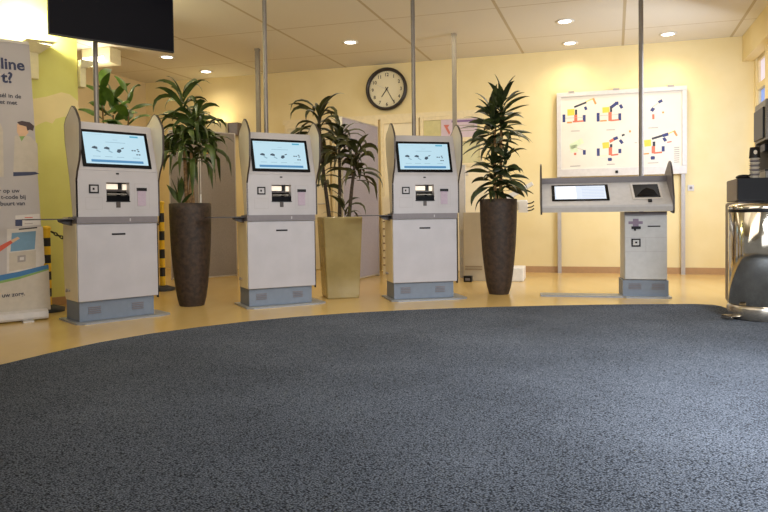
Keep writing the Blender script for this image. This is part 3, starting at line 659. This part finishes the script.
btext('sél in de', 21.5, 98.3, .049); btext('et met', 18, 104.8, .049)
btext('r op uw', 20.5, 191.5, .048); btext('t-code bij', 26, 197.7, .048); btext('buurt van', 25.5, 204, .048); btext('n uw zorg.', 25.8, 292.5, .049)

# ------------------------------------------------------------------ television hung on the pole
tx0, ty0, tx1, ty1 = -2.69, 5.29, -1.885, 5.94
t = thing('television', 'large black flat television hanging from the ceiling above the leftmost kiosk', 'television', ((tx0+tx1)/2, (ty0+ty1)/2, 2.35), R(38.9))
mb = MB(); mb.box(-.518, .518, 0, .03, 0, .6, 'tvback'); mb.box(-.3,.3,.03,.06,.12,.48,'tvback'); mb.build('housing', t, .004)
mb = MB(); mb.box(-.51, .51, -.003, .0, .012, .592, 'tv'); mb.build('screen', t)
mb = MB(); mb.box(-.2,-.1,.06,.075,.1,.5,'pole'); mb.box(.0,.1,.06,.075,.1,.5,'pole'); mb.box(-.2,.1,.075,.09,.28,.34,'pole'); mb.tube([(-.05,.09,.31),(-.05,.16,.31),(-.05,.16,CEIL-2.35)], .018, 'pole', 10); mb.build('mount', t)

# ------------------------------------------------------------------ wall lamps
def wall_lamp(label, loc, rz, s=1.0):
    t = thing('uplight_sconce', label, 'wall lamp', loc, rz)
    mb = MB(); mb.box(-.075*s, .045*s, -.06, 0, -.34*s, -.06*s, 'lampw'); mb.build('bracket_box', t, .006)
    mb = MB()   # open wedge shade
    for f in ([(-.1,-.14),(.14,-.14)],):
        vs = [(-.09*s,-.005,-.09*s),(.06*s,-.005,-.09*s),(.06*s,-.08,-.09*s),(-.09*s,-.08,-.09*s),(-.1*s,-.005,.0),(.17*s,-.005,.01),(.17*s,-.2,.01),(-.1*s,-.2,.0)]
        mb.add(vs, [(3,2,1,0),(0,1,5,4),(1,2,6,5),(2,3,7,6),(3,0,4,7)], 'lampw')
    mb.build('shade', t)
    mb = MB(); mb.box(-.07*s, .13*s, -.17, -.02, -.02, -.012, 'lampglow'); mb.build('bulb', t)
    return t
wall_lamp('white wedge-shaped uplighter glowing on the lime wall above the banner', (-3.39, 6.33, 2.55), GA)
wall_lamp('white uplighter on the end of the lime wall behind the television pole', (-3.09, 6.64, 2.46), R(135), .8)
t = thing('uplight_sconce', 'white shaded uplighter on the back wall glowing above the left grey screen', 'wall lamp', onwall(-2.76, .02, 2.3), TW)
mb = MB(); vs = [(-.12,-.02,-.1),(.14,-.02,-.1),(.14,-.15,-.1),(-.12,-.15,-.1),(-.16,-.02,.1),(.16,-.02,.1),(.16,-.2,.1),(-.16,-.2,.1)]
mb.add(vs, [(3,2,1,0),(0,1,5,4),(1,2,6,5),(2,3,7,6),(3,0,4,7)], 'lampw'); mb.build('shade', t)
mb = MB(); mb.box(-.1,.1,-.15,-.05,.0,.01,'lampglow'); mb.build('bulb', t)
mb = MB(); mb.box(0,.18,-.12,0,0,.2,'taupe'); mb.box(.02,.16,-.125,-.12,.02,.18,'band'); o = mb.build('control_box', loc=onwall(-2.6,.0,2.2), rot=TW)
tag(o, 'small taupe box on the back wall beside the glowing shade above the left grey screen', 'box')

# ceiling lamps
for i, (x, y, l) in enumerate(((-3.1,9.44,'round recessed ceiling downlight nearest the television'),(-2.8,10.4,'round recessed ceiling downlight near the far left corner above the left plants'),(-.42,8.76,'round recessed ceiling downlight left of the wall clock'),
        (2.22,7.93,'round recessed ceiling downlight, nearer of the pair above the right potted plant'),(2.57,8.94,'round recessed ceiling downlight, farther of the pair close to the wall'),(3.74,8.55,'round recessed ceiling downlight right of the plan-board pole'))):
    t = thing('ceiling_downlight', l, 'ceiling light', (x, y, CEIL), 0, 'recessed downlights')
    mb = MB(); mb.lathe([(.075,-.001),(.105,-.002),(.11,-.008),(.08,-.012),(.072,-.004)], 'white', 28, cap=False); mb.build('trim_ring', t)
    mb = MB(); mb.lathe([(.074,-.006),(.001,-.0065)], 'dlglow', 24); mb.build('lamp', t)
    li = bpy.data.lights.new('downlight', 'SPOT'); li.energy = 34; li.color = (1,.87,.64); li.spot_size = R(150); li.spot_blend = .9; li.shadow_soft_size = .07
    lo = bpy.data.objects.new('downlight_lamp', li); COL.objects.link(lo); lo.location = (x, y, CEIL-.03)
t = thing('strip_light', 'short white fluorescent strip fitting on the ceiling left, behind the television pole', 'ceiling light', (-3.9, 8.9, 3.0), R(-16))
mb = MB(); mb.box(-.22, .24, 0, .22, -.03, .179, 'lampw'); mb.build('housing', t, .005)
mb = MB(); mb.box(-.2, .14, -.008, .002, -.02, .06, 'tube'); mb.build('diffuser', t)

# ------------------------------------------------------------------ wall clock
t = thing('round_clock', 'round wall clock with thick dark rim and cream dial', 'clock', onwall(.08,.0,2.79), TW)
def lathe_y(prof, m, n=56):   # profile (r, y) around local y
    mb = MB(); mb.T = Matrix.Rotation(PI/2, 4, 'X'); mb.lathe([(r, -y) for r, y in prof], m, n, cap=False); return mb
lathe_y([(.30,0),(.325,-.02),(.325,-.075),(.315,-.09),(.295,-.092),(.282,-.08),(.278,-.03)], 'clockrim').build('rim', t)
mb = lathe_y([(.285,-.03),(.001,-.0301)], 'dial'); dl = mb.build('dial', t)
for i in range(1, 13):
    an = PI/2-i*PI/6; text_mesh('numeral', str(i), .072, 'ink', dl, 'CENTER', (.225*math.cos(an), -.032, .225*math.sin(an)-.026), .02)
mb = MB()
for i in range(60):
    an = i*PI/30; r0 = .262 if i % 5 else .256; mb.bar(r0*math.cos(an), r0*math.sin(an), .274*math.cos(an), .274*math.sin(an), .003, 'ink', -.0315)
mb.build('minute_marks', dl)
def hand(nm, deg, L, w, y, m='ink'):
    an = PI/2-R(deg); mb = MB(); mb.bar(-.04*math.cos(an), -.04*math.sin(an), L*math.cos(an), L*math.sin(an), w, m, y); return mb.build(nm, t)
hand('hour_hand', 216, .14, .014, -.036); hand('minute_hand', 151, .215, .010, -.038); hand('painted_reflection', 295, .2, .005, -.040, 'boardf')  # last bar is a pale reflection on the dial, painted as geometry
lathe_y([(.014,-.034),(.014,-.043),(.001,-.044)], 'ink', 14).build('hub', t)

# ------------------------------------------------------------------ plan board
t = thing('plan_board', 'white framed board of coloured floor plans on two posts', 'notice board', onwall(0,.0,0), TW)
u0, u1, z0, z1 = 2.60, 4.30, 1.37, 2.56
mb = MB(); fw = .06
mb.box(u0,u1,-.09,-.02,z1-fw,z1,'boardf'); mb.box(u0,u1,-.09,-.02,z0,z0+fw+.05,'boardf'); mb.box(u0,u0+fw,-.09,-.02,z0+fw+.05,z1-fw,'boardf'); mb.box(u1-fw,u1,-.09,-.02,z0+fw+.05,z1-fw,'boardf'); mb.build('frame', t, .004)
mb = MB(); mb.box(u0+fw-.002,u1-fw+.002,-.065,-.04,z0+fw+.048,z1-fw+.002,'boardw'); pl = mb.build('sheet', t)
for u in (u0+.005, u1-.07):
    mb = MB(); mb.box(u,u+.05,-.075,-.025,0,z0,'boardleg'); mb.build('leg', t)
for u in (2.8, 3.4, 4.1):
    mb = MB(); mb.box(u-.04,u+.04,-.1,-.03,z1,z1+.018,'p_grey'); mb.build('clip', t)
mb = MB(); mb.box(3.385,3.42,-.105,-.088,z0+.035,z0+.07,'black'); mb.build('lock', t)
PL = [MB() for _ in range(7)]
def bp(x, y):
    u = (x-40)/655.; yt = 85-60*u; yb = 500-10*u
    return u0+(u1-u0)*u, z1-(z1-z0)*(y-yt)/(yb-yt)
S4 = (u1-u0)/655.
def seg(x0,y0,x1,y1,w,m,d=0):
    a = bp(x0,y0); b = bp(x1,y1); art = PL[6] if x0 > 630 and y0 > 340 else PL[(0 if x0 < 251 else 1 if x0 < 460 else 2)+(0 if y0 < 272 and not (x0 > 400 and x0 < 430) else 3)]; art.bar(a[0],a[1],b[0],b[1],w*S4,m,-.0655-d*.0004)
B,G,O,D_,K_,GR = 'p_blue','p_gold','p_orange','p_red','p_black','p_grey'
for q in ((78,188,78,226,12,B),(96,178,134,174,28,G),(132,150,196,124,8,K_,1),(192,122,236,102,4,G),(231,103,244,132,8,O,1),(189,146,195,162,11,B),(140,188,140,226,13,D_),(94,228,120,226,7,O),(124,223,180,218,7,D_,1),(184,188,184,222,12,B),(85,206,180,200,2,GR),(142,162,142,188,9,K_,1),
          (256,176,256,220,12,B),(278,162,314,158,24,G),(318,150,346,128,13,B),(342,126,360,124,14,B,1),(368,132,378,150,12,B),(317,170,317,216,14,D_),(266,217,300,214,6,O),(318,214,362,209,7,D_,1),(366,176,366,212,12,B),(260,190,362,182,2,GR),(322,145,322,170,9,K_,1),
          (558,116,577,105,12,B),(530,140,560,118,3,GR),(522,150,537,158,16,B),(533,178,533,204,9,D_),(576,168,586,168,8,O),
          (112,350,176,316,24,'p_green'),(110,362,148,354,32,'p_green'),(130,384,142,384,10,D_),(184,364,184,388,12,B),(130,350,184,365,2,GR),
          (256,356,256,394,12,B),(278,342,312,338,26,G),(314,322,352,300,12,D_),(334,308,356,300,13,B,1),(366,312,380,330,12,B),(376,290,390,284,8,K_),(412,268,422,268,9,O),(318,348,318,390,14,D_),(262,396,302,392,5,'p_green'),(320,391,358,386,7,D_,1),(366,358,366,380,12,B),(315,404,315,420,15,B),(305,412,326,412,6,B,1),(322,334,322,350,10,K_,1),
          (526,306,606,279,9,K_,1),(488,330,522,326,28,G),(578,290,606,280,13,B,2),(602,280,640,262,4,G),(634,264,648,290,8,O,1),(583,300,594,318,12,B),(536,320,536,344,11,K_),(533,344,533,382,14,D_),(482,385,512,382,6,O),(534,380,576,376,7,D_,1),(581,344,581,372,12,B),(530,396,530,414,15,B),(519,405,541,405,6,B,1),(600,324,622,320,5,D_),
          (115,270,160,268,4,GR),(298,262,342,260,4,GR),(508,250,556,247,4,GR),(110,446,163,444,4,GR),(300,438,340,436,4,GR),(505,432,558,430,4,GR),(440,327,452,326,4,GR)):
    seg(*q[:4], q[4]*1.25, *q[5:])
for i in range(8): seg(634, 352+i*11, 660, 350+i*11, 5, GR)
for q in PL[:6]: q.build('floor_plan', pl)
PL[6].build('legend', pl)
mb = MB(); mb.box(-.04,.04,-.012,0,-.04,.04,'boardf'); mb.box(-.018,.018,-.016,-.01,-.018,.018,'band'); o = mb.build('light_switch', loc=onwall(4.36,0,1.18), rot=TW)
tag(o, 'small square grey wall switch right of the plan board', 'switch')

# ------------------------------------------------------------------ coffee corner
# cabinet: local x along its front (far -> near), front faces -y (towards the hall)
far = Vector((3.13,5.93)); near = Vector((2.94,5.40)); d = (near-far); Lc = d.length; ac = math.atan2(d.y, d.x)
t = thing('coffee_cabinet', 'taupe floor cabinet with black upper section at the right edge', 'cabinet', (far.x, far.y, 0), ac)
# for rotation ac the local +y axis points into the cabinet
mb = MB(); mb.box(0, Lc, 0, .75, .03, .93, 'taupe'); mb.box(.02, Lc-.02, .03, .73, 0, .03, 'black'); mb.build('carcass', t, .004)
mb = MB(); mb.box(0, Lc, 0, .75, .935, 1.125, 'cabblack'); mb.box(-.001, Lc-.03, -.003, 0, .94, 1.12, 'taupe'); mb.build('upper_section', t, .004)
for i in range(2):
    mb = MB(); mb.box(.01+i*Lc/2, Lc/2-.01+i*Lc/2, -.015, 0, .05, .92, 'taupe'); dd = mb.build('door', t, .003)
    mb = MB(); mb.box(Lc/2-.03+i*.04, Lc/2-.02+i*.04, -.03, -.015, .5, .62, 'alu'); mb.build('handle', dd)
def cab(x, y, z=1.125): return (far.x+math.cos(ac)*x-math.sin(ac)*y, far.y+math.sin(ac)*x+math.cos(ac)*y, z)
t = thing('coffee_machine', 'tall grey coffee machine standing on the black-topped cabinet', 'coffee machine', cab(.02,.24), ac)
mb = MB(); mb.box(0, .44, .1, .5, 0, .66, 'machine'); mb.box(0,.44,-.02,.1,.32,.66,'machine'); mb.box(.42,.44,.03,.1,.06,.32,'machine'); mb.box(0,.02,-.02,.1,.06,.32,'machine'); mb.box(0,.44,-.02,.1,0,.06,'machine'); mb.build('housing', t, .006)
mb = MB(); mb.box(.03, .41, -.035, -.02, .34, .60, 'black'); mb.build('front_display', t, .004)
mb = MB(); mb.box(.12,.3,.0,.1,.24,.30,'black'); mb.build('spout', t)
mb = MB(); mb.box(.02,.42,-.02,.1,.06,.075,'black'); mb.build('drip_tray', t)
def cup_stack(x, y, n, label):
    t = thing('cup_stack', label, 'cups', cab(x, y), 0)
    mb = MB(); 
    for j in range(n):
        z = j*.0185; mb.lathe([(.028,z),(.037,z+.012),(.041,z+.0135),(.041,z+.017),(.036,z+.0182)], 'cup' if j % 2 == 0 else 'band', 20)
    mb.build('lower_cups', t)
    z = n*.0185; mb = MB(); mb.lathe([(.042,z),(.036,z+.085),(.033,z+.088)], 'black', 22); mb.lathe([(.0425,z-.002),(.0425,z+.006)], 'black', 22)
    mb.build('top_cup', t)
    mb = MB(); an = -PI*.62
    for an2 in (-.35,0,.35): mb.lathe([(.006,0),(.001,.001)], 'cup', 10, c=(0,0,0)) if False else None
    c0 = Vector((math.cos(an),math.sin(an),0))*.041; sd = Vector((-math.sin(an),math.cos(an),0))
    T0 = Matrix(((sd.x,-c0.x/.041,0,c0.x),(sd.y,-c0.y/.041,0,c0.y),(0,0,1,z+.045),(0,0,0,1))); mb.T = T0
    mb.panel([(math.cos(q*PI/6)*.014, math.sin(q*PI/6)*.018) for q in range(12)], 'cup', -.001)
    mb.build('round_mark', t)
cup_stack(.52,.13, 9, 'stack of paper cups topped by a black cup on the cabinet corner')
t = thing('cup_stack', 'short black cup beside the coffee machine at the right frame edge', 'cups', cab(.515,.30), 0)
mb = MB(); mb.lathe([(.03,0),(.04,.1),(.042,.105),(.036,.107)], 'black', 22); mb.build('cup', t)
mb = MB(); mb.lathe([(.043,.105),(.043,.112),(.02,.118)], 'band', 22); mb.build('lid', t)
mb = MB(); mb.lathe([(.05,0),(.06,.01),(.06,.016),(.045,.03),(.02,.034)], 'black', 24); o = mb.build('dish', loc=cab(.46,.06)); tag(o, 'flat black round dish on the front corner of the cabinet', 'dish')

# ------------------------------------------------------------------ pedal bin
t = thing('pedal_bin', 'tall chrome pedal bin standing before the taupe cabinet at the right edge', 'bin', (2.965, 5.12, 0))
r = .222
mb = MB(); mb.lathe([(r-.006,.115),(r,.12),(r,.84),(r-.004,.845)], 'chrome', 64); mb.build('body', t)
mb = MB(); mb.lathe([(r+.012,.008),(r+.014,.016),(r+.014,.095),(r+.008,.112),(r-.01,.118)], 'steel', 64); b = mb.build('base_ring', t)
mb = MB(); mb.lathe([(r+.016,.008),(r+.016,.014)], 'black', 64); mb.build('rubber_foot', b)
mb = MB(); mb.lathe([(r+.001,.846),(r+.001,.866)], 'black', 64); mb.build('seal_ring', t)
mb = MB(); mb.lathe([(r+.003,.867),(r+.004,.885),(r-.006,.9),(r*.8,.914),(r*.4,.924),(.001,.927)], 'chrome', 64); mb.build('lid', t)
mb = MB(); pa = math.atan2(-.22,-.97); mb.T = Matrix.Rotation(pa, 4, 'Z'); mb.box(r-.01, r+.09, -.055, .055, .03, .042, 'steel'); mb.box(r+.07, r+.09, -.055, .055, .014, .042, 'steel'); mb.build('pedal', t, .004)

# ------------------------------------------------------------------ lights
def area(name, loc, target, sx, sy, e, c, spread=None):
    li = bpy.data.lights.new(name, 'AREA'); li.shape = 'RECTANGLE'; li.size = sx; li.size_y = sy; li.energy = e; li.color = c
    if spread: li.spread = R(spread)
    o = bpy.data.objects.new(name, li); COL.objects.link(o); o.location = loc
    o.rotation_euler = (Vector(target)-Vector(loc)).to_track_quat('-Z','Y').to_euler()
    return o
area('hall_daylight', (1.5,-3,2.4), (0,6,.8), 5, 2, 80, (.93,.96,1))
area('ceiling_warm', (-.3,4.6,3.12), (-.3,4.9,0), 4, 1.6, 22, (1,.90,.74))
area('ceiling_fill_added', (-.3,3.0,2.3), (-.3,5.2,3.18), 4, 2, 85, (1,.92,.80))  # added upward fill lamp to brighten the ceiling, no fixture here
area('back_warm', (.3,7.9,3.12), (.3,8.4,0), 7, .8, 48, (1,.88,.66))
area('side_daylight', (2.6,1.8,2.0), (2.1,2.8,0), 1.2, 1.2, 175, (.84,.91,1), 120)
area('window_daylight', (3.75,6.7,1.9), (2.8,8.4,1.0), 1.2, 1.6, 75, (.78,.86,1))
def point(name, loc, e, c, r=.05):
    li = bpy.data.lights.new(name, 'POINT'); li.energy = e; li.color = c; li.shadow_soft_size = r
    o = bpy.data.objects.new(name, li); COL.objects.link(o); o.location = loc
point('uplight_left', (-3.36,6.22,2.66), 60, (1,.96,.74), .06)
point('uplight_end', (-3.02,6.85,2.6), 6, (1,.93,.66), .05)
point('strip_lamp', (-3.88,8.75,2.85), 12, (1,.92,.74), .1)
w = onwall(-2.76,.13,2.46); point('uplight_back', w, 1.1, (1,.88,.66), .06)
wd = bpy.data.worlds.new('world'); SC.world = wd; wd.use_nodes = True
bg = wd.node_tree.nodes['Background']; bg.inputs['Color'].default_value = (.95,.93,.9,1); bg.inputs['Strength'].default_value = .28

# ------------------------------------------------------------------ camera
cam = bpy.data.cameras.new('camera'); co = bpy.data.objects.new('camera', cam); COL.objects.link(co); SC.camera = co
cam.sensor_width = 36; cam.lens = 650/768*36; cam.shift_y = -24/768; cam.clip_end = 100
cp, sp = math.cos(.025), math.sin(.025); c, s = math.cos(.012), math.sin(.012)
fw = Vector((0,cp,-sp)); rt = Vector((1,0,0)); dn = Vector((0,-sp,-cp))
r2 = rt*c+dn*s; d2 = rt*-s+dn*c; up = -d2; bk = -fw
co.matrix_world = Matrix(((r2.x,up.x,bk.x,0),(r2.y,up.y,bk.y,0),(r2.z,up.z,bk.z,.85),(0,0,0,1)))
SC.view_settings.view_transform = 'Standard'; SC.view_settings.look = 'None'; SC.view_settings.exposure = -.2
